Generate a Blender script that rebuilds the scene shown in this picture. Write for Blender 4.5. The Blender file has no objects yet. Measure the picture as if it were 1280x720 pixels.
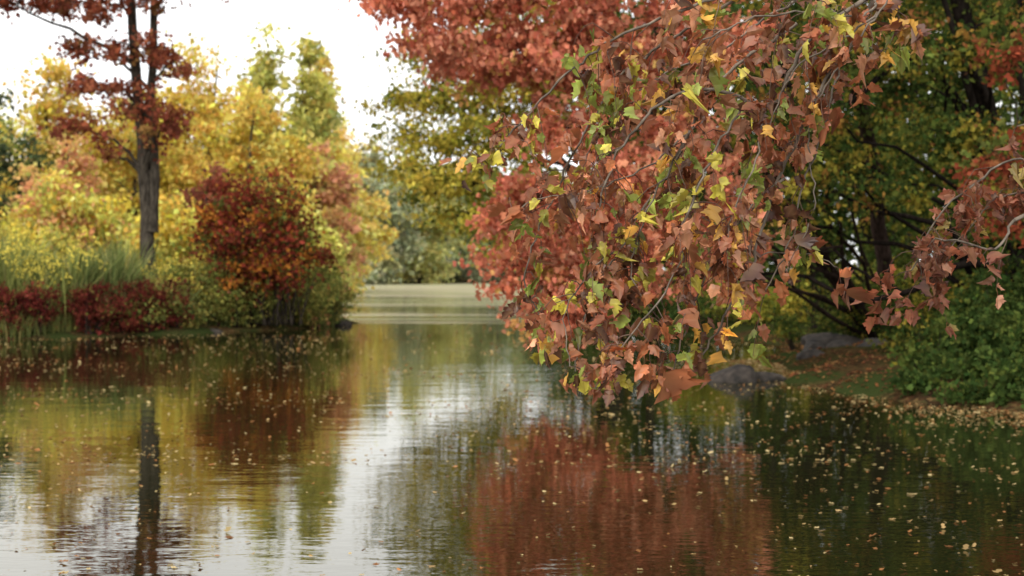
import bpy, math, numpy as np
from mathutils import Vector
R = np.random.RandomState(7)

# ------------------------------------------------------------------ mesh builder
class MB:
    def __init__(s):
        s.v=[];s.c=[];s.fs=[];s.n=0
    def add(s,v,faces,mat,col,smooth=False):
        v=np.asarray(v,dtype=np.float32).reshape(-1,3)
        col=np.asarray(col,dtype=np.float32)
        if col.ndim==1: col=np.tile(col,(len(v),1))
        for f in faces:
            f=np.asarray(f,dtype=np.int32)
            s.fs.append((f+s.n,mat,smooth))
        s.v.append(v);s.c.append(col);s.n+=len(v)
    def build(s,name,mats):
        V=np.concatenate(s.v);C=np.concatenate(s.c)
        li=[];st=[];mi=[];sm=[];off=0
        for f,m,sh in s.fs:
            k=f.shape[1];cnt=f.shape[0]
            li.append(f.ravel());st.append(off+np.arange(cnt)*k);off+=cnt*k
            mi.append(np.full(cnt,m));sm.append(np.full(cnt,sh))
        li=np.concatenate(li).astype(np.int32);st=np.concatenate(st).astype(np.int32)
        mi=np.concatenate(mi).astype(np.int32);sm=np.concatenate(sm)
        me=bpy.data.meshes.new(name)
        me.vertices.add(len(V));me.vertices.foreach_set('co',V.ravel())
        me.loops.add(len(li));me.loops.foreach_set('vertex_index',li)
        me.polygons.add(len(st));me.polygons.foreach_set('loop_start',st)
        for m in mats: me.materials.append(m)
        me.polygons.foreach_set('material_index',mi)
        me.polygons.foreach_set('use_smooth',sm)
        a=me.attributes.new('Col','FLOAT_COLOR','POINT')
        a.data.foreach_set('color',np.concatenate([C,np.ones((len(C),1),np.float32)],1).ravel())
        me.update(calc_edges=True)
        ob=bpy.data.objects.new(name,me);bpy.context.collection.objects.link(ob)
        return ob

def tube(mb,pts,rad,sides,mat=0,col=(.1,.1,.1)):
    P=np.asarray(pts,float);n=len(P)
    T=np.gradient(P,axis=0);T/=np.linalg.norm(T,axis=1)[:,None]+1e-9
    up=np.array([0.31,0.17,0.93]) if abs(T[0][2])<.8 else np.array([.95,.2,.1])
    A=np.cross(T,up);A/=np.linalg.norm(A,axis=1)[:,None]+1e-9
    B=np.cross(T,A)
    an=np.arange(sides)*2*math.pi/sides
    r=np.asarray(rad,float)[:,None,None]
    V=P[:,None,:]+r*(np.cos(an)[None,:,None]*A[:,None,:]+np.sin(an)[None,:,None]*B[:,None,:])
    i=np.arange(n-1)[:,None]*sides;j=np.arange(sides)[None,:];k=(j+1)%sides
    F=np.stack([i+j,i+k,i+sides+k,i+sides+j],-1).reshape(-1,4)
    mb.add(V.reshape(-1,3),[F],mat,col,True)

def smooth_path(pts,n,jit=0.0,rs=R):
    P=np.asarray(pts,float)
    d=np.r_[0,np.cumsum(np.linalg.norm(np.diff(P,axis=0),axis=1))]
    out=[];t=np.linspace(0,d[-1],n)
    Pe=np.vstack([2*P[0]-P[1],P,2*P[-1]-P[-2]])
    for x in t:
        k=min(max(np.searchsorted(d,x)-1,0),len(P)-2)
        u=(x-d[k])/max(d[k+1]-d[k],1e-9)
        p0,p1,p2,p3=Pe[k],Pe[k+1],Pe[k+2],Pe[k+3]
        out.append(.5*((2*p1)+(-p0+p2)*u+(2*p0-5*p1+4*p2-p3)*u*u+(-p0+3*p1-3*p2+p3)*u**3))
    out=np.array(out)
    if jit: out[1:-1]+=rs.normal(0,jit,(n-2,3))
    return out

T_Q=(np.array([[0,0],[.36,.45],[0,1],[-.36,.45]]),[np.array([[0,1,2,3]])])
T_L=(np.array([[0,0],[.5,.15],[.24,.42],[.42,.7],[0,1],[-.42,.7],[-.24,.42],[-.5,.15]]),
     [np.array([[0,1,2],[2,3,4],[4,5,6],[6,7,0]]),np.array([[0,2,4,6]])])
half=[(.17,-.07),(.34,-.03),(.32,.10),(.40,.22),(.32,.28),(.52,.46),(.42,.50),(.36,.62),(.25,.57),(.26,.74),(.14,.86)]
nh=len(half)
TM=np.array([(0,0),(0,.3),(0,.6),(0,1.06)]+half+[(-a,b) for a,b in half])
def side(o,fl):
    h=lambda k:o+k
    F4=[(0,h(0),h(2),1),(1,h(4),h(8),2)]
    F3=[(h(0),h(1),h(2)),(h(2),h(3),h(4)),(1,h(2),h(4)),(h(4),h(5),h(6)),(h(4),h(6),h(8)),(h(6),h(7),h(8)),(2,h(8),h(10)),(h(8),h(9),h(10)),(2,h(10),3)]
    if fl: F4=[f[::-1] for f in F4];F3=[f[::-1] for f in F3]
    return F3,F4
a3,a4=side(4,False);b3,b4=side(4+nh,True)
T_M=(TM,[np.array(a3+b3),np.array(a4+b4)])

def frames(n,rs,droop,flat):
    d=rs.normal(0,1,(n,3));d[:,2]-=droop
    if flat: d[:,2]*=.12
    d/=np.linalg.norm(d,axis=1)[:,None]
    q=rs.normal(0,1,(n,3))
    if flat: q=q*.12;q[:,2]+=1
    q-=d*(q*d).sum(1)[:,None];q/=np.linalg.norm(q,axis=1)[:,None]
    return d,q,np.cross(d,q)

def leaves(mb,C,size,col,tpl,mat=1,rs=R,droop=.5,flat=False,fold=.25,curl=.15,vein=None,D=None,jit=0):
    n=len(C);uv,faces=tpl;k=len(uv)
    d,q,s=frames(n,rs,droop,flat)
    if D is not None:
        d=D/np.linalg.norm(D,axis=1)[:,None]
        q=rs.normal(0,1,(n,3));q-=d*(q*d).sum(1)[:,None];q/=np.linalg.norm(q,axis=1)[:,None];s=np.cross(d,q)
    fo=np.abs(rs.normal(fold,fold*.6,(n,1)))if fold else np.zeros((n,1))
    cu=rs.normal(0,curl,(n,1))
    u=uv[:,0][None,:];v=uv[:,1][None,:]
    w=fo*np.abs(u)+cu*v*v*1.0+(rs.normal(0,jit,(n,k)) if jit else 0)
    u2=u/np.sqrt(1+fo*fo)*(.8+.35*rs.rand(n,1))
    V=C[:,None,:]+size[:,None,None]*(u2[...,None]*s[:,None,:]+v[...,None]*d[:,None,:]+w[...,None]*q[:,None,:])
    cc=np.repeat(col[:,None,:],k,1)
    if vein is not None:
        cc=cc.copy()
        cc[:,:4,:]=cc[:,:4,:]*.65+np.array(vein)*.35
        cc[:,4:,:]*=(.65+.7*rs.rand(n,k-4,1))
    off=(np.arange(n)*k)[:,None,None]
    mb.add(V.reshape(-1,3),[(f[None]+off).reshape(-1,f.shape[1]) for f in faces],mat,cc.reshape(-1,3))

def pick(pal,n,rs):
    c=np.array([p[:3] for p in pal]);w=np.array([p[3] for p in pal],float);w/=w.sum()
    return c[rs.choice(len(c),n,p=w)]

def clump_leaves(mb,cent,lpc,cr,ls,pal,rs,tpl=T_Q,zs=.6,droop=.6,coh=.7,flat=False):
    n=len(cent)
    cc=pick(pal,n,rs)*np.exp(rs.normal(0,.16,(n,1)))
    k=np.maximum(3,(lpc*np.exp(rs.normal(0,.35,n))).astype(int))
    idx=np.repeat(np.arange(n),k);N=len(idx)
    crr=cr*np.exp(rs.normal(0,.25,n))
    off=rs.normal(0,1,(N,3))*crr[idx][:,None]*np.array([.62,.62,.62*zs])
    P=cent[idx]+off
    col=cc[idx];m=rs.rand(N)>coh
    col[m]=pick(pal,m.sum(),rs)
    col=col*np.exp(rs.normal(0,.22,(N,1)))*np.exp(rs.normal(0,.05,(N,3)))
    leaves(mb,P,ls*np.exp(rs.normal(0,.25,N)),np.clip(col,0.003,.8),tpl,rs=rs,droop=droop,flat=flat)

def in_blob(b,n,rs,shell=.45):
    d=rs.normal(0,1,(n,3));d/=np.linalg.norm(d,axis=1)[:,None]
    r=rs.rand(n,1)**shell
    return np.array(b[:3])+d*r*np.array(b[3:6])

BARKC=(.035,.028,.022)
def tree(name,trunks,blobs,ncl,lpc,cr,ls,pal,seed,mats,tpl=T_Q,zs=.6,droop=.6,coh=.7,twig=.02,sides=10,barkc=BARKC,shell=.45,limbr=.35,natt=9):
    rs=np.random.RandomState(seed);mb=MB()
    tp=[]
    for pts,r0,r1 in trunks:
        n=14;P=smooth_path(pts,n,.03,rs)
        t=np.linspace(0,1,n);rr=r0+(r1-r0)*t**.8;rr[0]*=1.35;rr[1]*=1.08
        tube(mb,P,rr,sides,0,barkc);tp.append((P,rr))
    vol=np.array([b[3]*b[4]*b[5] for b in blobs])**.7*np.array([b[6] if len(b)>6 else 1 for b in blobs]);vol/=vol.sum()
    for b,fr in zip(blobs,vol):
        k=max(3,int(ncl*fr));cent=in_blob(b,k,rs,shell)
        cent=cent[cent[:,2]>.25]
        c=np.array(b[:3]);best=None
        for P,rr in tp[:natt]:
            hd=np.hypot(*(P[:,:2]-c[:2]).T)
            sc=np.abs(P[:,2]-(c[2]-.45*hd-.3))+.3*hd;i=sc.argmin()
            if best is None or sc[i]<best[0]: best=(sc[i],P[i],rr[i])
        s=best[1];e=c;mid=s*.5+e*.5+np.array([0,0,.12*np.linalg.norm(e-s)])+rs.normal(0,.05*np.linalg.norm(e-s)+.02,3)
        L=smooth_path([s,mid,e],9,.012*np.linalg.norm(e-s),rs)
        r0=best[2]*limbr*1.4
        tube(mb,L,np.linspace(r0,max(.012,r0*.25),9),7,0,barkc)
        for q in cent:
            dd=np.linalg.norm(L-q,axis=1)+np.linspace(.6,0,9)*.5;i=int(dd.argmin())
            a=L[i];m=a*.5+q*.5+rs.normal(0,.08*np.linalg.norm(q-a)+.01,3)+np.array([0,0,.05])
            tube(mb,np.array([a,m,q]),[twig*1.3,twig*.8,twig*.3],4,0,barkc)
        clump_leaves(mb,cent,lpc,cr,ls,pal,rs,tpl,zs,droop,coh)
    return mb.build(name,mats)

def bush(name,blobs,ncl,lpc,cr,ls,pal,seed,mats,gz=.3,tpl=T_Q,zs=.7,shell=.5,droop=.0):
    rs=np.random.RandomState(seed);mb=MB()
    vol=np.array([b[3]*b[4]*b[5] for b in blobs])**.7;vol/=vol.sum()
    for b,fr in zip(blobs,vol):
        cent=in_blob(b,max(3,int(ncl*fr)),rs,shell);cent[:,2]=np.maximum(cent[:,2],gz+.1)
        for q in cent[::2]:
            s=np.array([b[0]+rs.normal(0,.2*b[3]),b[1]+rs.normal(0,.2*b[4]),gz-.3])
            m=s*.5+q*.5+rs.normal(0,.08,3);m[2]+=.1*abs(q[2]-s[2])
            tube(mb,np.array([s,m,q]),[.03,.02,.008],4,0,BARKC)
        clump_leaves(mb,cent,lpc,cr,ls,pal,rs,tpl,zs,droop,.6)
    return mb.build(name,mats)

# ------------------------------------------------------------------ materials
def newmat(n):
    m=bpy.data.materials.new(n);m.use_nodes=True;nt=m.node_tree;nt.nodes.clear()
    return m,nt,nt.nodes.new,nt.links.new
def leafmat(n,tr=.32,gl=.03,rough=.5):
    m,nt,N,L=newmat(n)
    a=N('ShaderNodeAttribute');a.attribute_name='Col'
    d=N('ShaderNodeBsdfDiffuse');t=N('ShaderNodeBsdfTranslucent')
    x=N('ShaderNodeMixShader');x.inputs[0].default_value=tr
    o=N('ShaderNodeOutputMaterial')
    L(a.outputs['Color'],d.inputs['Color']);L(a.outputs['Color'],t.inputs['Color'])
    L(d.outputs[0],x.inputs[1]);L(t.outputs[0],x.inputs[2])
    if gl>0:
        g=N('ShaderNodeBsdfGlossy');g.inputs['Roughness'].default_value=rough;g.inputs['Color'].default_value=(.8,.8,.8,1)
        y=N('ShaderNodeMixShader');y.inputs[0].default_value=gl
        L(x.outputs[0],y.inputs[1]);L(g.outputs[0],y.inputs[2]);L(y.outputs[0],o.inputs['Surface'])
    else: L(x.outputs[0],o.inputs['Surface'])
    return m
LEAF=leafmat('foliage_leaf',.35,0);LEAFN=leafmat('maple_leaf',.30,.035,.42)
def barkmat():
    m,nt,N,L=newmat('bark')
    a=N('ShaderNodeAttribute');a.attribute_name='Col'
    tc=N('ShaderNodeTexCoord');mp=N('ShaderNodeMapping');mp.inputs['Scale'].default_value=(1,1,.25)
    no=N('ShaderNodeTexNoise');no.inputs['Scale'].default_value=14;no.inputs['Detail'].default_value=5
    cr=N('ShaderNodeMapRange');cr.inputs[1].default_value=.3;cr.inputs[2].default_value=.7;cr.inputs[3].default_value=.4;cr.inputs[4].default_value=1.7
    mx=N('ShaderNodeVectorMath');mx.operation='SCALE'
    b=N('ShaderNodeBsdfDiffuse')
    bu=N('ShaderNodeBump');bu.inputs['Strength'].default_value=.6;bu.inputs['Distance'].default_value=.03
    o=N('ShaderNodeOutputMaterial')
    L(tc.outputs['Object'],mp.inputs[0]);L(mp.outputs[0],no.inputs['Vector']);L(no.outputs['Fac'],cr.inputs[0])
    L(a.outputs['Color'],mx.inputs[0]);L(cr.outputs[0],mx.inputs['Scale']);L(mx.outputs[0],b.inputs['Color'])
    L(no.outputs['Fac'],bu.inputs['Height']);L(bu.outputs[0],b.inputs['Normal']);L(b.outputs[0],o.inputs['Surface'])
    return m
BARK=barkmat();MATS=[BARK,LEAF]

def groundmat():
    m,nt,N,L=newmat('leaf_litter_soil')
    tc=N('ShaderNodeTexCoord')
    v=N('ShaderNodeTexVoronoi');v.inputs['Scale'].default_value=11
    r=N('ShaderNodeValToRGB');e=r.color_ramp.elements
    e[0].position=0;e[0].color=(.02,.014,.008,1);e[1].position=1;e[1].color=(.12,.07,.03,1)
    for p,c in((.3,(.035,.022,.011,1)),(.55,(.08,.038,.018,1)),(.8,(.05,.045,.017,1))):
        q=e.new(p);q.color=c
    sp=N('ShaderNodeSeparateColor')
    n2=N('ShaderNodeTexNoise');n2.inputs['Scale'].default_value=.5;n2.inputs['Detail'].default_value=5
    r2=N('ShaderNodeMapRange');r2.inputs[1].default_value=.42;r2.inputs[2].default_value=.54
    mx=N('ShaderNodeMix');mx.data_type='RGBA';mx.inputs[7].default_value=(.03,.04,.012,1)
    b=N('ShaderNodeBsdfDiffuse')
    bu=N('ShaderNodeBump');bu.inputs['Strength'].default_value=.7;bu.inputs['Distance'].default_value=.05
    o=N('ShaderNodeOutputMaterial')
    L(tc.outputs['Object'],v.inputs['Vector']);L(v.outputs['Color'],sp.inputs[0]);L(sp.outputs[0],r.inputs[0])
    L(tc.outputs['Object'],n2.inputs['Vector']);L(n2.outputs['Fac'],r2.inputs[0]);L(r2.outputs[0],mx.inputs[0]);L(r.outputs[0],mx.inputs[6])
    L(mx.outputs[2],b.inputs['Color']);L(v.outputs['Distance'],bu.inputs['Height']);L(bu.outputs[0],b.inputs['Normal']);L(b.outputs[0],o.inputs['Surface'])
    return m
def watermat():
    m,nt,N,L=newmat('pond_water')
    tc=N('ShaderNodeTexCoord')
    def noise(sc,vec,det=2):
        mp=N('ShaderNodeMapping');mp.inputs['Scale'].default_value=vec;L(tc.outputs['Object'],mp.inputs[0])
        n=N('ShaderNodeTexNoise');n.inputs['Scale'].default_value=sc;n.inputs['Detail'].default_value=det;L(mp.outputs[0],n.inputs['Vector']);return n
    n1=noise(1.0,(.5,1.4,1),2);n2=noise(6,(.6,1.4,1),2)
    patch=noise(.12,(.6,1,1),2)
    pr=N('ShaderNodeMapRange');pr.inputs[1].default_value=.4;pr.inputs[2].default_value=.65;pr.inputs[3].default_value=.45;pr.inputs[4].default_value=1.5
    L(patch.outputs['Fac'],pr.inputs[0])
    b1=N('ShaderNodeBump');b1.inputs['Strength'].default_value=1;b1.inputs['Distance'].default_value=.005
    b2=N('ShaderNodeBump');b2.inputs['Distance'].default_value=.0018
    L(pr.outputs[0],b2.inputs['Strength'])
    L(n1.outputs['Fac'],b1.inputs['Height']);L(n2.outputs['Fac'],b2.inputs['Height']);L(b1.outputs[0],b2.inputs['Normal'])
    d=N('ShaderNodeBsdfDiffuse');d.inputs['Color'].default_value=(.010,.011,.004,1)
    g=N('ShaderNodeBsdfGlossy');g.inputs['Roughness'].default_value=.02;g.inputs['Color'].default_value=(.98,.97,.91,1)
    fr=N('ShaderNodeFresnel');fr.inputs['IOR'].default_value=1.8
    L(b2.outputs[0],g.inputs['Normal']);L(b2.outputs[0],fr.inputs['Normal'])
    mx=N('ShaderNodeMixShader');L(fr.outputs[0],mx.inputs[0]);L(d.outputs[0],mx.inputs[1]);L(g.outputs[0],mx.inputs[2])
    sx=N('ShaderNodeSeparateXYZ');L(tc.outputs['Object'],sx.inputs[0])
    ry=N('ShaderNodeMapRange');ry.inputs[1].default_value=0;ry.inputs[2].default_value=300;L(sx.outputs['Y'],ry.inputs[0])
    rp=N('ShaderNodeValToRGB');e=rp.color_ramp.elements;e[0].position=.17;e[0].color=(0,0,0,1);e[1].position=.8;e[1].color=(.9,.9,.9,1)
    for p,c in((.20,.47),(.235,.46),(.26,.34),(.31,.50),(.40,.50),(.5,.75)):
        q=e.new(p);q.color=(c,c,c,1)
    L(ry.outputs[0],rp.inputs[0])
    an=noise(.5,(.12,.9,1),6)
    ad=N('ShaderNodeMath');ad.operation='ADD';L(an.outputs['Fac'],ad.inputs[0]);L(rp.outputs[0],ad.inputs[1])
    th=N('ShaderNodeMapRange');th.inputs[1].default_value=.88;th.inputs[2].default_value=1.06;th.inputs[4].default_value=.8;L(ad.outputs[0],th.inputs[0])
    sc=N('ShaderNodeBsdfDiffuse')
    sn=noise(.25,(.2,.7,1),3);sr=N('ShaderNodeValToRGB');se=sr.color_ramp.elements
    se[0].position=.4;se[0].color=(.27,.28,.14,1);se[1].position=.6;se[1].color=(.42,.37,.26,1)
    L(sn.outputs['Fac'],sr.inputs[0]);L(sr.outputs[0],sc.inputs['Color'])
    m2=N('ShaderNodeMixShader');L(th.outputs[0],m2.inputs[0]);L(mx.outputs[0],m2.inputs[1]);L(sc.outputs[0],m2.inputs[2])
    o=N('ShaderNodeOutputMaterial');L(m2.outputs[0],o.inputs['Surface'])
    return m
def rockmat():
    m,nt,N,L=newmat('wet_rock')
    tc=N('ShaderNodeTexCoord');n=N('ShaderNodeTexNoise');n.inputs['Scale'].default_value=5;n.inputs['Detail'].default_value=8
    r=N('ShaderNodeValToRGB');e=r.color_ramp.elements;e[0].position=.35;e[0].color=(.014,.012,.010,1);e[1].position=.7;e[1].color=(.065,.052,.042,1)
    b=N('ShaderNodeBsdfPrincipled');b.inputs['Roughness'].default_value=.8;b.inputs['Specular IOR Level'].default_value=.3
    bu=N('ShaderNodeBump');bu.inputs['Strength'].default_value=.6;bu.inputs['Distance'].default_value=.05
    o=N('ShaderNodeOutputMaterial')
    L(tc.outputs['Object'],n.inputs['Vector']);L(n.outputs['Fac'],r.inputs[0]);L(r.outputs[0],b.inputs['Base Color']);L(n.outputs['Fac'],bu.inputs['Height']);L(bu.outputs[0],b.inputs['Normal']);L(b.outputs[0],o.inputs['Surface'])
    return m
ROCK=rockmat()

# ------------------------------------------------------------------ terrain
LEFT=[(-400,40),(-40,43.5),(-20,44.2),(-16,45),(-12,48.5),(-9,52),(-7.2,56),(-6.7,60),(-9.6,68),(-14,90),(-22,140),(-32,200),(-36,239),(-400,240)]
RIGHT=[(4,-1),(5.2,6),(6.6,13),(8.4,19),(8.2,22.2),(6.5,23.8),(5.7,28),(6.3,34),(8.2,42),(6.8,47),(4.2,50),(2.6,55),(1.6,64),(.9,76),(1.2,100),(2,150),(4,239),(400,240),(400,-1)]
NEAR=[(-400,-300),(400,-300),(400,-.6),(-400,-.9)]
FAR=[(-900,238),(-100,241),(-30,236),(0,239),(60,238),(900,240),(900,1200),(-900,1200)]
def sdf(x,y,poly):
    P=np.array(poly,float);Q=np.roll(P,-1,0);best=np.full(x.shape,1e9);ins=np.zeros(x.shape,bool)
    for (ax,ay),(bx,by) in zip(P,Q):
        dx,dy=bx-ax,by-ay;t=np.clip(((x-ax)*dx+(y-ay)*dy)/(dx*dx+dy*dy),0,1)
        best=np.minimum(best,np.hypot(x-ax-t*dx,y-ay-t*dy))
        if dy!=0:
            c=((ay>y)!=(by>y))&(x<dx*(y-ay)/dy+ax);ins^=c
    return np.where(ins,best,-best)
def hgt(x,y):
    x=np.asarray(x,float);y=np.asarray(y,float)
    s=np.maximum.reduce([sdf(x,y,p) for p in(LEFT,RIGHT,NEAR,FAR)])
    s=s+.25*np.sin(x*1.3+y*.7)+.15*np.sin(x*2.9-y*2.1)
    sp=np.maximum(s,0)
    up=.02+.38*(1-np.exp(-sp/1.2))+.022*np.minimum(sp,80)+.05*np.sin(x*.9)*np.sin(y*.8)*np.minimum(sp,1)
    return np.where(s>0,up,np.maximum(-1.6,s*.35))
def axis(lo,a,b,hi,st):
    m=list(np.arange(a,b,st));l=[];v=a;d=st
    while v>lo: d*=1.18;v-=d;l.append(v)
    r=[];v=m[-1];d=st
    while v<hi: d*=1.12;v+=d;r.append(v)
    return np.array(l[::-1]+m+r)
xs=axis(-900,-24,16,900,.4);ys=axis(-300,0,66,1200,.4)
X,Y=np.meshgrid(xs,ys);Z=hgt(X,Y)
nx=len(xs);ny=len(ys)
i=np.arange(ny-1)[:,None]*nx;j=np.arange(nx-1)[None]
F=np.stack([i+j,i+j+1,i+nx+j+1,i+nx+j],-1).reshape(-1,4)
g=MB();g.add(np.stack([X,Y,Z],-1).reshape(-1,3),[F],0,(.1,.1,.1),True);g.build('ground',[groundmat()])
w=MB();w.add([(-900,-300,0),(900,-300,0),(900,1100,0),(-900,1100,0)],[np.array([[0,1,2,3]])],0,(.1,.1,.1));w.build('water',[watermat()])

# ------------------------------------------------------------------ palettes (linear)
P_RUST=[(.27,.075,.04,3),(.35,.12,.065,2),(.17,.05,.032,2),(.32,.17,.06,.6)]
P_SALM=[(.56,.19,.11,4),(.60,.25,.15,3),(.40,.12,.065,2),(.52,.30,.10,.8)]
P_YEL=[(.80,.58,.08,4),(.74,.54,.11,3),(.55,.48,.11,1.6),(.80,.46,.09,1.3)]
P_YGR=[(.62,.57,.12,4),(.48,.48,.11,3),(.70,.60,.14,2),(.32,.37,.09,1)]
P_ORP=[(.74,.36,.17,3),(.70,.46,.16,2),(.60,.26,.14,2),(.68,.54,.15,1.4)]
P_OLV=[(.42,.35,.05,4),(.54,.42,.07,3),(.25,.25,.045,3),(.14,.17,.035,1)]
P_GRN=[(.036,.062,.016,4),(.06,.09,.022,3),(.10,.13,.028,2),(.18,.17,.033,1)]
P_DGR=[(.05,.075,.03,4),(.07,.10,.035,3),(.12,.14,.035,1.5)]
P_MIX=[(.038,.06,.015,4.2),(.09,.11,.023,3),(.25,.21,.033,1.9),(.20,.09,.03,.6),(.28,.15,.035,.7)]
P_BUR=[(.14,.028,.022,4),(.20,.05,.03,3),(.07,.017,.014,2.5),(.15,.14,.035,1.6)]
P_DOG=[(.23,.045,.026,4),(.13,.03,.02,3),(.12,.13,.03,3),(.42,.16,.03,1.5)]
P_FARG=[(.24,.29,.15,3),(.30,.34,.16,3),(.46,.43,.17,2.5)]  # far greens picked paler, aerial haze painted into the colour
P_TAN=[(.38,.37,.23,3),(.30,.33,.19,3),(.42,.41,.26,1)]
def haze_tint(pal,f,h=(.52,.50,.42)):  # paints aerial haze: blends leaf colours toward a pale grey
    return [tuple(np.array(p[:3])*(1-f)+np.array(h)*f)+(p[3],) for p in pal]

# ------------------------------------------------------------------ left bank
tree('oak_tree',[([(-13.2,52,.2),(-13.3,52,4),(-13.55,52,7.5),(-13.9,52,12),(-14.1,52.2,18)],.32,.10),
                 ([(-13.2,52,3.6),(-13.08,52,6),(-13.1,51.9,9),(-12.95,51.8,12.5),(-12.6,51.8,17)],.22,.09)],
     [(-15.6,51.5,7.3,.9,1.2,.5,1.0),(-14.9,51.5,8.9,1.2,1.4,.5,1.1),(-12.4,51.5,7.6,.6,.9,.8,1.2),(-14.6,52.2,6.4,.6,.8,.5,.9),(-13.6,51.2,8.2,.8,.8,.9,1.3),(-13.0,51.0,6.9,.5,.6,.5,.7),
      (-15.8,51.5,10.2,1.1,1.5,.5,.8),(-12.2,51.3,9.7,.9,1.4,.6),(-13.6,51,10.2,1.0,1.4,.7),(-14.6,51.2,11.8,2.4,2,.6,1.2),(-18.3,51,12.0,2.4,2,.6,1.1),(-11.5,51.5,12.6,2.4,2,.6),
      (-13.5,52,14.5,5,4,2.2,.8),(-13.5,52,17.5,4,4,2,.6)],
     350,56,.40,.15,P_RUST,11,MATS,twig=.018,barkc=(.055,.046,.036),tpl=T_L)
bush('dogwood_shrub',[(-9.6,52.6,3.1,2.2,2,2.2),(-8.5,52.3,2.6,1.8,1.6,1.6),(-10.8,52.6,2.6,1.4,1.5,1.5),(-9.4,52.6,4.7,1.5,1.2,1.2),(-10.6,52.6,4.2,1.0,1,.9),(-8.2,52.6,4.0,1.0,1,.9)],170,85,.42,.15,P_DOG,12,MATS,gz=.5)
rs=np.random.RandomState(3)
bl=[]
for k in range(8):
    x=-17.0+k*.78+rs.normal(0,.25);y=45.9+max(0,(x+16))*.9+rs.normal(0,.3)
    bl.append((x,y,.65+rs.rand()*.45,.65,.6,.65+.45*rs.rand()))
bush('barberry_shrub',bl,210,70,.26,.10,P_BUR,13,MATS,gz=.15)
bl=[]
for k in range(11):
    t=k/10;x=-12.3+t*5.2;y=49.6+t*6.0+rs.normal(0,.3)
    bl.append((x,y,.8+rs.rand()*.4,.9,.8,.8+.3*rs.rand()))
bl+=[(-8.2,56.5,1.3,1.2,1.4,1.3),(-7.8,58,1.1,.9,1.4,1.1),(-11.3,51.5,1.5,1.3,1,1.1)]
bush('bank_shrub',bl,300,75,.34,.12,[(.26,.25,.06,3),(.17,.19,.05,3),(.38,.31,.08,2),(.10,.13,.04,1),(.3,.12,.06,.5)],14,MATS,gz=.2)
bush('meadow_shrub',[(-17.3,49,1.9,1.1,1,1.0),(-15.6,49.5,1.7,1.0,1,1.0),(-14.2,50.5,1.6,.9,1,1.0),(-12.2,51.5,1.6,.9,1,1.0),(-18.8,48.8,1.8,1,1,1.2)],110,62,.34,.11,[(.20,.24,.06,3),(.13,.17,.05,3),(.36,.34,.09,2),(.7,.56,.12,.8)],15,MATS,gz=.4)
def reeds(name,n,xr,yf,h0,h1,pal,seed,plume=None,w=.03,lean=.35):
    rs=np.random.RandomState(seed);mb=MB()
    x=xr[0]+(xr[1]-xr[0])*rs.rand(n);y=yf(x)+np.abs(rs.normal(0,1.8,n));z=hgt(x,y)-.05
    cl=np.sin(x*1.7)+np.sin(y*2.3+x);h=(h0+(h1-h0)*rs.rand(n))*(1+.16*cl)
    an=rs.rand(n)*6.28;ln=np.abs(rs.normal(0,lean,n))*h
    dx=np.cos(an);dy=np.sin(an)
    px=-np.sin(an+rs.normal(0,.8,n))*w;py=np.cos(an)*w
    pts=[]
    for t,ww in((0,1),(.5,1),(.85,.6)):
        cx=x+dx*ln*t*t;cy=y+dy*ln*t*t;cz=z+h*t
        pts.append(np.stack([cx-px*ww,cy-py*ww,cz],1));pts.append(np.stack([cx+px*ww,cy+py*ww,cz],1))
    tip=np.stack([x+dx*ln,y+dy*ln,z+h],1);pts.append(tip)
    V=np.stack(pts,1).reshape(-1,3);o=(np.arange(n)*7)[:,None]
    col=pick(pal,n,rs)*np.exp(rs.normal(0,.25,(n,1)))
    F4=np.concatenate([o+np.array([[0,1,3,2]]),o+np.array([[2,3,5,4]])]);F3=o+np.array([[4,5,6]])
    mb.add(V,[F4,F3],1,np.repeat(col,7,0))
    if plume:
        m=rs.rand(n)<plume[1];c=tip[m]
        idx=np.repeat(np.arange(len(c)),plume[2]);P=c[idx]+rs.normal(0,1,(len(idx),3))*np.array([.12,.12,.12])
        leaves(mb,P,np.full(len(P),plume[3]),np.tile(plume[0],(len(P),1))*np.exp(rs.normal(0,.2,(len(P),1))),T_Q,rs=rs)
    return mb.build(name,MATS)
P_REED=[(.26,.30,.10,3),(.18,.22,.07,3),(.36,.34,.14,2),(.11,.15,.05,2)]
reeds('tall_reeds',5500,(-21,-13.6),lambda x:47.0+np.maximum(0,x+16)*.8,1.4,2.6,P_REED,21,w=.03)
reeds('bank_reeds',2200,(-13.6,-11.5),lambda x:48.4+(x+13.6)*.8,.9,1.7,P_REED,24,w=.03)
reeds('bank_grass',5000,(-18,-7),lambda x:45.2+np.clip(x+16,0,20)*1.15,.3,.8,[(.20,.21,.06,3),(.13,.15,.05,3),(.3,.25,.09,1)],22,w=.02)
reeds('goldenrod_plant',900,(-12.9,-9.5),lambda x:49.3+(x+13)*1.1,1.2,2.2,[(.25,.27,.08,1)],23,plume=((.80,.64,.12),.24,14,.10),w=.02)
reeds('goldenrod_plant',900,(-20,-14.6),lambda x:46.2+np.maximum(0,x+16)*.8,2.0,2.9,[(.25,.27,.08,1)],25,plume=((.80,.66,.12),.22,14,.10),w=.02)

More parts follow.
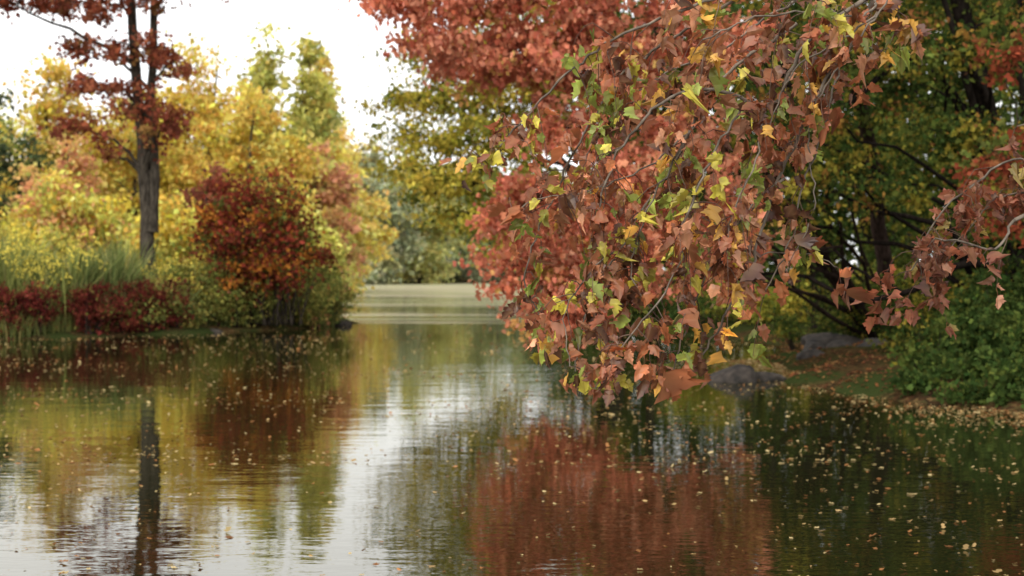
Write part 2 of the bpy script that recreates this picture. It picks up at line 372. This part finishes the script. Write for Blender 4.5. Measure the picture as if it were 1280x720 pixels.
# ------------------------------------------------------------------ background trees on left shore
def bg(name,px,d,ztop,halfw,pal,seed,zb=.8,pointy=False,lpc=60,ncl=145,ls=.40):
    rs=np.random.RandomState(seed);bl=[]
    pal=haze_tint(pal,min(.25,max(0,(d-60)/600)))  # farther trees get more haze mixed into their leaf colour
    H=ztop-zb;L=6
    for k in range(L):
        t=(k+.5)/L;z=zb+H*t
        wv=halfw*((1-t)*.8+.32 if pointy else math.sin(math.pi*min(1,(t*.74+.18)))**.8)
        m=1 if (pointy and t>.5) or t>.85 else 2
        for q in range(m):
            bl.append((px+rs.normal(0,.22)*wv+(q-.5*(m-1))*wv*.9,d+rs.normal(0,.3)*wv,z,wv*.75,wv*.8,H/L*.85))
    return tree(name,[([(px,d,.3),(px+rs.normal(0,.3),d,zb+H*.45),(px+rs.normal(0,.4),d,zb+H*.92)],.022*H,.05)],bl,ncl,lpc,halfw*.24,ls,pal,seed,MATS,twig=.03,barkc=(.07,.06,.05),sides=8,shell=.4)
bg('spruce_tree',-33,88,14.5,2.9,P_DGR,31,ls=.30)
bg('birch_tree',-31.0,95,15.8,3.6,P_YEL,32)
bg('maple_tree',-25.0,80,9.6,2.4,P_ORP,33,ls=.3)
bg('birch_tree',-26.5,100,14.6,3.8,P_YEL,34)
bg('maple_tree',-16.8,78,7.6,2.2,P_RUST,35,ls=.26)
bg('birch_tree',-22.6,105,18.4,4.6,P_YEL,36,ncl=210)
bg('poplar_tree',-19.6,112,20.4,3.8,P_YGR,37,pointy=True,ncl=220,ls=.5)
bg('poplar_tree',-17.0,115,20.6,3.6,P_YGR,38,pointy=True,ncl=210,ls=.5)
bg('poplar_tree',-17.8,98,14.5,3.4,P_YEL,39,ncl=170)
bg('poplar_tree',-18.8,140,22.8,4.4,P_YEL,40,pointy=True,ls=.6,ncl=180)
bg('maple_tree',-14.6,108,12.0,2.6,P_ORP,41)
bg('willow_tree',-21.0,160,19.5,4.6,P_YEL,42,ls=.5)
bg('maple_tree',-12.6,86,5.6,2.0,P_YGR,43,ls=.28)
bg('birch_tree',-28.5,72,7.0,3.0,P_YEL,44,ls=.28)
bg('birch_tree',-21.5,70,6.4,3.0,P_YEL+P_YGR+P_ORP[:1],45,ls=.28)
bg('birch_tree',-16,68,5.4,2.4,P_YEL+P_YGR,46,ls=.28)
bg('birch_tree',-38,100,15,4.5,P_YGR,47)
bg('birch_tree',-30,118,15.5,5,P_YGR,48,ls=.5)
rs=np.random.RandomState(49);mb=MB();cent=[]
for k in range(30):
    x=-55+k*1.25+rs.normal(0,.6);y=128+rs.rand()*18;h=(12.5+rs.rand()*4)
    tube(mb,[(x,y,.5),(x+.3,y,h*.5),(x,y,h*.9)],[.22,.16,.05],6,0,(.07,.06,.05))
    for t in range(20): cent.append((x+rs.normal(0,1.5),y+rs.normal(0,1.5),.8+h*rs.rand()**.9))
clump_leaves(mb,np.array(cent),38,1.2,.5,haze_tint(P_YEL+P_YGR+P_ORP[:2],.12),rs,zs=.8)  # grove leaf colours carry a little painted haze
mb.build('birch_grove',MATS)
rs=np.random.RandomState(50);mb=MB();cent=[]
for k in range(48):
    x=-60+k*1.5+rs.normal(0,1);y=262+rs.rand()*40;h=15+rs.rand()*7
    for t in range(22):
        cent.append((x+rs.normal(0,2.2),y+rs.normal(0,2),1+h*rs.rand()**.85))
    tube(mb,[(x,y,.5),(x+.3,y,h*.5),(x,y,h*.9)],[.3,.2,.06],6,0,(.10,.09,.08))
clump_leaves(mb,np.array(cent),38,1.9,.95,P_FARG,rs,zs=.8)
mb.build('distant_treeline',MATS)
bl=[]
for k in range(30):
    x=-42+k*1.7;bl.append((x,244+rs.rand()*7,1.2+rs.rand()*1.2,2.1,2,1.6+rs.rand()*1.3))
bush('distant_shore_willows',bl,420,45,.9,.45,P_TAN,51,MATS,gz=.6)
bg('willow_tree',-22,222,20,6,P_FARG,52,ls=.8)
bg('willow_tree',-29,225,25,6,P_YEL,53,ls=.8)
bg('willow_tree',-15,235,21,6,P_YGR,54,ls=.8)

# ------------------------------------------------------------------ centre/right woods
tree('yellow_linden_tree',[([(4.6,60,.3),(4.2,60,5),(3.6,59,10),(3,58,16)],.4,.12)],
     [(-3.6,58,9.2,2.4,2.4,.9),(-3.7,57.5,7.6,2.2,2.2,.8),(-2.6,57,5.9,2.2,2.0,.8,1.2),(-4.5,57.5,6.3,1.4,1.6,.6,.8),(-1.2,56.5,4.4,1.8,1.8,.8,1.2),(-1.0,57,7.2,2.4,2.2,1.2,1.2),(-1.4,58,9.6,3,2.4,1.4),(.6,57,5.2,2.0,2,1.3),
      (-2.8,58,11,2.4,2.4,.8),(.4,58,12,3,3,1.6),(1.5,58,9,3,3,2),(2.5,58,15,4,4,2.5,.5),(2.4,57.5,4.4,2,2,1.6),(-.3,56.5,3.1,1.1,1.2,.6,.9),(-2.8,57,4.4,1.0,1.2,.5,.8),(-3.6,57,5.3,1.2,1.4,.5,.8)],
     440,66,.58,.19,P_OLV,61,MATS,twig=.018)
tree('red_maple_tree',[([(9.9,37.5,.3),(9.6,37,3),(8.6,35,6.2),(6.8,32,8.6),(5,29.5,10)],.24,.09)],
     [(.3,28,2.2,1.0,1.2,.9,1.2),(.9,27.6,1.4,1.0,1.0,.75,1.3),(1.5,28,3.3,1.5,1.4,1.1,1.1),(.3,28,3.4,1.0,1.1,.7,1.1),(2.6,28,2.4,1.4,1.3,1.1),(3.4,28,4.0,1.6,1.5,1.4),(1.0,28,5.0,1.2,1.3,.7,.8),
      (-1.2,28,6.6,1.5,1.4,.6,1.15),(0.2,28,6.3,1.5,1.4,.8,1.1),(-1.8,28,7.5,1.2,1.4,.5,1.1),(1.6,28,6.4,1.8,1.5,1.1),(0,28,7.8,2.6,2,.8,1.1),(3.2,28,6.9,2,1.6,1.2),(2,28.5,9.6,4.2,3,1.4,.4),(4.3,28.3,2.4,1.1,1.2,.9,.6)],
     500,58,.32,.115,P_SALM,62,MATS,tpl=T_L,twig=.008,limbr=.14,barkc=(.03,.02,.016),droop=1.4)
tree('green_oak_tree',[([(12.0,33,.4),(11.6,33,3),(10.8,32.6,6),(9.8,32,9.5),(9.4,32,14)],.36,.12),
                 ([(11.6,33,4.4),(10.2,31.6,6.6),(8.8,30.6,6.9),(7.4,30,6.0),(6.4,29.6,5.2)],.17,.04),
                 ([(11.8,33,2.6),(10.6,31.5,4.4),(9.7,30.6,6.4),(8.9,30,8.6)],.15,.05),
                 ([(12,33,2.4),(9.8,31,2.3),(8.4,30.4,1.7),(7.4,30.2,1.55),(6.5,30,1.95),(5.7,30,2.15),(5.0,30,2.1)],.13,.035),
                 ([(8.4,30.4,1.7),(7.5,30.2,2.1),(6.9,30.1,2.5),(6.2,30,2.7)],.05,.02)],
     [(7.2,33,8,2.2,2,1.2),(9,33,6.6,2.2,2,1.2),(6.2,33.5,5.6,1.6,1.6,1.0),(8.3,33.5,4.4,1.8,1.6,.9),(10.6,33,4.9,1.8,1.8,.9),(11.4,33,8,2.4,2,1.4),(6.8,34,3.3,1.2,1.2,.7),(9,33,10,4,3,1.5,.5),(10.3,33,3.0,1.6,1.6,.7),
      (6.0,29.6,5.6,1.1,1,.6),(7.2,29.2,3.9,1.2,1,.6),(8.8,29,5.0,1.2,1,.7),(9.8,28.5,3.3,1.2,1,.7),(5.9,29.6,3.8,.8,.8,.6),(7.6,29.2,6.6,1.3,1,.6),(10,28.6,7,1.5,1.2,.8),(8.8,29,6.6,1.1,.8,.8),(6.2,29.6,7.3,1.2,1,.5),(9.6,28.4,4.5,.9,.8,.8)],
     400,60,.36,.12,P_MIX,63,MATS,twig=.010,barkc=(.014,.011,.009),natt=1,limbr=.16)
tree('green_beech_tree',[([(15.4,41,.4),(15,41,5),(14.6,41,12)],.4,.15),([(9.6,44,.4),(9.2,44,4),(8.4,43.6,8),(8,43,12)],.26,.1)],
     [(8.5,44,3.0,2.2,2,1.2),(12,43,3.6,2.4,2,1.4),(6.4,45,5.4,2.3,2,1.6),(10,44,6.4,2.6,2.2,1.6),(14,42,6.6,2.6,2.2,2),(8,44,9.2,3,2.4,1.7),(12,43,10,3.4,2.6,2),(15,41,3.4,2.2,2,1.6),(10,43,13,5,4,2.4,.5)],
     370,60,.5,.17,P_MIX[:3]+P_GRN,64,MATS,twig=.014,barkc=(.016,.012,.010),limbr=.2)
tree('sumac_tree',[([(9.7,26,.4),(9.5,26,2),(9.2,25.8,3.6)],.07,.03)],
     [(9.0,25.8,4.2,.8,.9,.5),(9.3,25.8,3.3,.7,.8,.5),(8.9,25.8,6.1,.7,.9,.4)],44,30,.26,.11,
     [(.26,.06,.03,3),(.20,.08,.03,2),(.11,.13,.03,2)],65,MATS,tpl=T_L,twig=.008)
rs=np.random.RandomState(70);mb=MB()
cent=np.stack([2.5+rs.rand(880)*34,60+rs.rand(880)*20,rs.rand(880)**.8*16+.4],1)
cent=cent[(cent[:,0]>3.2+.05*(cent[:,1]-58))]
for k in range(36):
    x=4+rs.rand()*32;y=60+rs.rand()*18;tube(mb,smooth_path([(x,y,.3),(x+rs.normal(0,.5),y,7),(x+rs.normal(0,1),y,15)],8),np.linspace(.28,.08,8),7,0,(.025,.02,.016))
clump_leaves(mb,cent,56,1.2,.42,P_GRN+[(.25,.25,.045,.9),(.3,.15,.04,.2)],rs,zs=.7)
mb.build('woodland_backdrop',MATS)
bush('riverside_shrub',[(3.7,50.8,.9,1.2,1,1.1),(4.9,50.2,1.0,1.2,1,1.2),(2.9,53,1.1,1,1,1.4),(2.2,57,1.3,1,1.3,1.5),(1.6,64,1.4,1,1.6,1.6),(6.2,49,.7,1,.9,.8)],150,80,.34,.12,P_GRN,71,MATS,gz=.2)
bush('yellow_undergrowth_shrub',[(8.2,49,1.1,1.6,1.2,1.0),(10.2,48,1.4,1.8,1.2,1.2),(12.4,46,1.4,1.6,1.2,1.2),(7.0,52,1.9,1.6,1.4,1.6)],170,70,.38,.14,[(.28,.30,.05,3),(.18,.22,.045,3)]+P_OLV,72,MATS,gz=.3)
bush('fern_shrub',[(8.0,26.0,.7,.8,.8,.5),(9.0,25.2,.9,.9,.9,.7),(10.1,25.2,1.0,1,.9,.9),(8.5,24.0,.5,.8,.6,.45),(9.4,23.2,.5,.9,.7,.55),(9.3,27.2,1.3,1.1,1,.9),(10.8,27.2,1.5,1.2,1,1.2),(9.2,21.8,.5,.7,.8,.5),(10.0,21.8,.7,.9,.9,.7),(7.3,25.2,.4,.5,.5,.3),
    (7.6,24.3,.3,.6,.4,.3),(7.1,24.4,.25,.45,.35,.22),(8.3,23.1,.3,.6,.4,.35),(8.8,22.4,.35,.5,.4,.4),(8.9,21.0,.4,.4,.6,.4),(8.0,24.7,.5,.6,.5,.4),(9.6,24.4,.9,.8,.6,.8),(7.6,23.3,.2,.6,.35,.22),(8.4,22.1,.2,.5,.5,.25),(8.0,22.8,.2,.6,.35,.22),(6.9,23.9,.15,.4,.3,.15),(8.3,21.2,.2,.4,.5,.25)],520,60,.22,.085,P_GRN[:3],73,MATS,gz=.06,tpl=T_L)
bush('bank_bramble_shrub',[(9.2,31,.9,1.1,1,.8),(10.6,30,1.3,1.4,1,1.2),(8.6,29,.7,.8,.7,.55),(8.2,27.6,.55,.6,.5,.4),(9.2,36.5,1.0,1.4,1.2,.9),(11.5,37,1.6,1.6,1.4,1.4),(9.6,40,1.2,1.3,1.3,1),(7.6,38.5,.5,.7,.7,.4)],250,60,.28,.10,P_MIX[:3],74,MATS,gz=.3)

def rock(x,y,sx,sy,sz,seed,z=0):
    import bmesh
    bm=bmesh.new();bmesh.ops.create_icosphere(bm,subdivisions=4,radius=1)
    rs=np.random.RandomState(seed);dirs=rs.normal(0,1,(14,3));dirs/=np.linalg.norm(dirs,axis=1)[:,None];off=.62+.3*rs.rand(14)
    for v in bm.verts:
        p=np.array(v.co)
        for d,o in zip(dirs,off):
            t=d@p
            if t>o: p=p-d*(t-o)*.85
        p*=1+.03*math.sin(p[0]*9+seed)*math.sin(p[1]*8+p[2]*7)
        v.co=Vector((p[0]*sx,p[1]*sy,p[2]*sz))
    me=bpy.data.meshes.new('rock');bm.to_mesh(me);bm.free()
    me.materials.append(ROCK)
    for p in me.polygons:p.use_smooth=True
    ob=bpy.data.objects.new('rock',me);ob.location=(x,y,z);ob.rotation_euler=(0,rs.normal(0,.1),rs.rand()*.6-.3);bpy.context.collection.objects.link(ob)
rock(4.45,28.2,.6,.5,.32,1,.02);rock(5.15,28.6,.4,.35,.19,2,.02);rock(8.2,36.2,.95,.6,.3,3,.3);rock(7.9,34.2,.4,.38,.24,4,.3)
rock(8.4,33.4,.34,.33,.22,5,.35);rock(6.9,32.6,.38,.33,.2,6,.2);rock(8.7,34.0,.38,.33,.23,7,.4);rock(7.5,35.2,.33,.3,.2,8,.25)
rock(-6.75,56.4,.45,.35,.22,9,.02);rock(-7.7,55.2,.35,.3,.18,10,.03);rock(-10.6,50.3,.4,.3,.12,12,.02)

# ------------------------------------------------------------------ floating & fallen leaves
rs=np.random.RandomState(80)
P_FL=[(.42,.28,.12,3),(.5,.38,.18,3),(.35,.16,.06,2),(.22,.10,.04,1.5)]
mb=MB()
N=26000
yy=8+rs.rand(N)**1.35*60;xx=(rs.rand(N)*2-1)*(yy*.40+2)
k=.6*np.sin(xx*.8+1.5*np.sin(yy*.35))+.6*np.sin(yy*.9+xx*.3)+rs.normal(0,1,N)+.4*(xx>0)
m=(k>.15)&(hgt(xx,yy)<-.02)&((yy>16)|(rs.rand(N)<.4));xx=xx[m];yy=yy[m]
N2=6500;y2=20+rs.rand(N2)*15;x2=9-np.abs(rs.normal(0,1.4,N2))-(y2-21)*.14
m=hgt(x2,y2)<-.01;xx=np.r_[xx,x2[m]];yy=np.r_[yy,y2[m]]
C=np.stack([xx,yy,np.full(len(xx),.006)],1)
leaves(mb,C,.034*np.exp(rs.normal(0,.35,len(C)))*np.clip(.7+yy*.024,1,1.8),pick(P_FL,len(C),rs)*np.exp(rs.normal(0,.2,(len(C),1))),T_L,rs=rs,flat=True,fold=.2,curl=.2,droop=0)
mb.build('floating_leaves',MATS)
mb=MB();N=12000
yy=20+rs.rand(N)*25;xx=4.5+rs.rand(N)*9;h=hgt(xx,yy);m=(h>.0)&(np.sin(xx*1.9+yy)+np.sin(yy*1.3)+rs.normal(0,.6,N)>-.2);C=np.stack([xx,yy,h+.015],1)[m]
leaves(mb,C,.07*np.exp(rs.normal(0,.25,len(C))),pick([(.26,.10,.04,3),(.34,.18,.07,2),(.15,.05,.03,3),(.08,.045,.022,3)],len(C),rs),T_L,rs=rs,flat=True,fold=.3,curl=.3,droop=0)
mb.build('fallen_leaves',MATS)

# ------------------------------------------------------------------ foreground maple with overhanging boughs
rs=np.random.RandomState(90);mb=MB()
FB=(.17,.14,.11)
tube(mb,smooth_path([(6.2,9.6,.1),(6.0,9.4,2.5),(5.6,9.2,4.6),(5.4,9.2,8)],12),np.linspace(.34,.2,12),12,0,(.08,.065,.05))
tube(mb,smooth_path([(5.8,9.3,3.4),(4.6,8.8,4.5),(3.4,8.3,4.7),(2.5,7.9,4.3),(1.95,7.6,3.7)],12),np.linspace(.10,.022,12),8,0,FB)
tube(mb,smooth_path([(5.9,9.4,2.0),(4.6,9.0,2.6),(3.7,8.7,2.75),(3.0,8.5,2.5)],10),np.linspace(.05,.012,10),7,0,FB)
BR=[
 ([(1.97,7.6,3.72),(1.77,7.55,3.37),(1.60,7.5,3.12),(1.46,7.45,2.82),(1.33,7.4,2.53),(1.25,7.4,2.23),(1.12,7.4,1.98),(.99,7.4,1.76)],.013,.75),
 ([(1.97,7.6,3.72),(1.52,7.4,3.37),(1.37,7.4,3.08),(1.2,7.3,3.08),(.97,7.3,3.14),(.76,7.3,3.05),(.55,7.3,2.82),(.44,7.3,2.5)],.014,1.0),
 ([(1.5,7.5,3.5),(1.1,7.6,3.2),(.886,7.6,2.82),(.675,7.6,2.49),(.506,7.6,2.19),(.38,7.6,1.94),(.34,7.6,1.66)],.010,1.25),
 ([(2.1,7.7,3.95),(1.31,7.6,3.72),(.886,7.6,3.58),(.506,7.6,3.41),(.21,7.6,3.16),(0,7.6,2.94),(-.12,7.6,2.76)],.011,.75),
 ([(1.31,7.6,3.72),(.675,7.8,3.33),(.42,7.9,2.99),(.25,7.9,2.655),(.105,7.9,2.32),(.08,7.9,2.1),(.18,7.9,1.9)],.009,.95),
 ([(1.42,7.42,2.68),(1.22,7.3,2.53),(1.05,7.3,2.28),(.93,7.3,2.02),(.86,7.3,1.82),(.82,7.3,1.66)],.007,1.3),
 ([(1.2,7.3,3.08),(.93,7.2,2.61),(.84,7.2,2.23),(.675,7.2,1.96),(.50,7.2,1.74),(.42,7.2,1.6)],.007,1.3),
 ([(2.1,7.8,3.95),(1.52,8,3.68),(1.18,8,3.44),(.84,8,3.3),(.6,8,3.1),(.42,8,2.85)],.009,.75),
 ([(1.77,7.55,3.37),(1.56,7.8,2.95),(1.38,7.9,2.6),(1.2,7.9,2.45),(1.0,7.9,2.5)],.007,.6),
 ([(1.0,7.6,3.0),(.72,7.5,2.75),(.4,7.5,2.62),(.15,7.5,2.58),(.0,7.5,2.5)],.006,.9),
 ([(.9,7.3,2.9),(.7,7.4,2.5),(.62,7.4,2.2),(.72,7.4,2.0)],.006,1.2),
 ([(1.3,7.4,3.08),(1.25,7.2,2.8),(1.12,7.2,2.5),(1.05,7.2,2.3)],.006,1.1),
 ([(1.97,7.6,3.72),(1.8,7.3,3.5),(1.5,7.1,3.5),(1.2,7.1,3.45),(.95,7.1,3.35)],.008,.85),
 ([(.6,7.4,2.35),(.42,7.4,2.2),(.28,7.4,1.98),(.3,7.4,1.70)],.005,1.2),
 ([(1.97,7.6,3.72),(2.02,7.5,3.5),(1.95,7.5,3.32)],.005,.35),
 ([(1.3,7.4,2.28),(1.45,7.5,2.3),(1.62,7.5,2.27),(1.7,7.5,2.22)],.004,.8),
 ([(3.0,8.5,2.5),(2.85,8.4,2.33),(2.6,8.4,2.38),(2.46,8.4,2.36),(2.36,8.4,2.2)],.009,.95),
 ([(3.5,8.6,2.8),(3.0,8.5,2.86),(2.78,8.5,2.72),(2.6,8.5,2.58),(2.44,8.5,2.35),(2.44,8.5,2.15)],.009,.95),
 ([(3.4,8.6,2.7),(3.0,8.6,2.65),(2.8,8.6,2.5),(2.62,8.6,2.3)],.007,.9),
 ([(3.6,8.6,2.8),(3.2,8.4,3.1),(2.98,8.4,3.05)],.007,.7),
 ([(2.1,7.5,3.9),(1.92,7.5,3.55),(1.74,7.5,3.3),(1.62,7.4,2.95),(1.5,7.4,2.6),(1.45,7.4,2.35),(1.32,7.4,2.1)],.008,.12),
 ([(2.05,7.4,3.85),(1.86,7.3,3.5),(1.58,7.3,3.1),(1.52,7.3,2.8),(1.56,7.3,2.55),(1.46,7.3,2.3)],.006,.14),
 ([(1.86,7.3,3.5),(1.66,7.3,3.36),(1.44,7.3,3.22),(1.30,7.3,2.9)],.006,.4),
]
P_FG=[(.38,.125,.05,4.0),(.27,.08,.035,3.0),(.47,.21,.11,2.4),(.11,.04,.022,3.0),(.50,.43,.06,1.9),(.24,.29,.05,2.1),(.60,.33,.06,1.3)]
P_FGR=[(.33,.10,.05,4),(.21,.065,.035,3),(.38,.17,.10,2),(.11,.04,.025,2),(.32,.24,.06,.4)]
ZX=[-.3,0,.12,.25,.42,.8,1.0,1.27,1.43,1.7,2.0];ZZ=[2.7,2.12,1.85,1.60,1.55,1.60,1.74,2.0,2.7,3.08,3.25]
LC=[];LD=[];LS=[];LK=[]
for bi,(pts,r,lf) in enumerate(BR):
    L=np.linalg.norm(np.diff(np.array(pts),axis=0),axis=1).sum()
    n=max(10,int(L/.045));P=smooth_path(pts,n,.006,rs)
    tube(mb,P,np.linspace(r,r*.3+.0012,n),6,0,FB)
    pal=P_FGR if 16<=bi<20 else P_FG
    T=np.gradient(P,axis=0);T/=np.linalg.norm(T,axis=1)[:,None]
    s0=int(n*.12);ph=rs.rand()*6
    for i in range(s0,n,1):
        if rs.rand()>.85*lf*(1+.6*math.sin(i*.42+ph)): continue
        ln=.09+.26*rs.rand()
        a=P[i];dirv=T[i]*.5+rs.normal(0,.6,3);dirv[1]*=.9
        dirv/=np.linalg.norm(dirv)
        m=a+dirv*ln*.5;e=a+dirv*ln*.8+np.array([0,0,-ln*(.3+.4*rs.rand())])
        if bi<15 and e[2]<np.interp(e[0],ZX,ZZ): continue
        tw=smooth_path([a,m,e],6,.004,rs);tube(mb,tw,np.linspace(.003,.0013,6),4,0,(.12,.08,.06))
        cb=pick(pal,1,rs)[0]
        for k in range(2+rs.randint(2,6)):
            j=rs.randint(2,6);b=tw[j];pd=rs.normal(0,1,3);pd[2]-=.9;pd/=np.linalg.norm(pd)
            le=b+pd*(.02+.045*rs.rand())+np.array([0,0,-.01])
            tube(mb,np.array([b,b*.5+le*.5+np.array([0,0,.006]),le]),[.0012,.0009,.0009],3,0,(.25,.08,.05))
            dd=pd*.5+rs.normal(0,.45,3)+np.array([0,0,-.75])
            LC.append(le);LD.append(dd);LS.append((.075 if not 16<=bi<20 else .072)*math.exp(rs.normal(0,.22)))
            LK.append(cb if rs.rand()<.6 else pick(pal,1,rs)[0])
LC=np.array(LC);LD=np.array(LD);LS=np.array(LS);LK=np.array(LK)*np.exp(rs.normal(0,.3,(len(LC),1)))
gm=rs.rand(len(LC))<.4
for m,fo,cu,ji in((gm,.4,.3,.04),(~gm,1.2,.6,.08)):
    leaves(mb,LC[m],LS[m],LK[m],T_M,rs=rs,D=LD[m],fold=fo,curl=cu,vein=(.35,.2,.09),jit=ji)
print('fg leaves',len(LC))
mb.build('maple_tree',[BARK,LEAFN])

# ------------------------------------------------------------------ sky, sun, camera
sc=bpy.context.scene
W=bpy.data.worlds.new('World');sc.world=W;W.use_nodes=True;nt=W.node_tree;nt.nodes.clear();N=nt.nodes.new;L=nt.links.new
sk=N('ShaderNodeTexSky');sk.sky_type='NISHITA';sk.sun_disc=False;sk.sun_elevation=math.radians(42);sk.sun_rotation=math.radians(215);sk.dust_density=4
hs=N('ShaderNodeHueSaturation');hs.inputs['Saturation'].default_value=.12;hs.inputs['Value'].default_value=.5
tc=N('ShaderNodeTexCoord');no=N('ShaderNodeTexNoise');no.inputs['Scale'].default_value=2.2;no.inputs['Detail'].default_value=5
rp=N('ShaderNodeValToRGB');e=rp.color_ramp.elements;e[0].position=.3;e[0].color=(.80,.81,.83,1);e[1].position=.7;e[1].color=(1,.98,.95,1)
sm=N('ShaderNodeVectorMath');sm.operation='SCALE';sm.inputs['Scale'].default_value=13.5
ad=N('ShaderNodeVectorMath');ad.operation='ADD'
bgn=N('ShaderNodeBackground');bgn.inputs['Strength'].default_value=.12;o=N('ShaderNodeOutputWorld')
L(sk.outputs[0],hs.inputs['Color']);L(tc.outputs['Generated'],no.inputs['Vector']);L(no.outputs['Fac'],rp.inputs[0]);L(rp.outputs[0],sm.inputs[0])
L(sm.outputs[0],ad.inputs[0]);L(hs.outputs[0],ad.inputs[1]);L(ad.outputs[0],bgn.inputs['Color']);L(bgn.outputs[0],o.inputs['Surface'])
sl=bpy.data.lights.new('sun','SUN');sl.energy=1.2;sl.angle=math.radians(20);sl.color=(1,.93,.82)
so=bpy.data.objects.new('sun',sl);bpy.context.collection.objects.link(so)
el=math.radians(42);az=math.radians(215)
dirs=Vector((math.sin(az)*math.cos(el),math.cos(az)*math.cos(el),math.sin(el)))
so.rotation_euler=dirs.to_track_quat('Z','Y').to_euler()
cd=bpy.data.cameras.new('camera');co=bpy.data.objects.new('camera',cd);bpy.context.collection.objects.link(co)
co.location=(0,0,2.2);co.rotation_euler=(math.radians(90-.71),0,0);cd.lens=50;cd.sensor_width=36;cd.clip_end=3000;cd.clip_start=.1
cd.dof.use_dof=True;cd.dof.focus_distance=7.6;cd.dof.aperture_fstop=2.7
sc.camera=co
sc.view_settings.view_transform='Standard';sc.view_settings.look='None';sc.view_settings.exposure=0
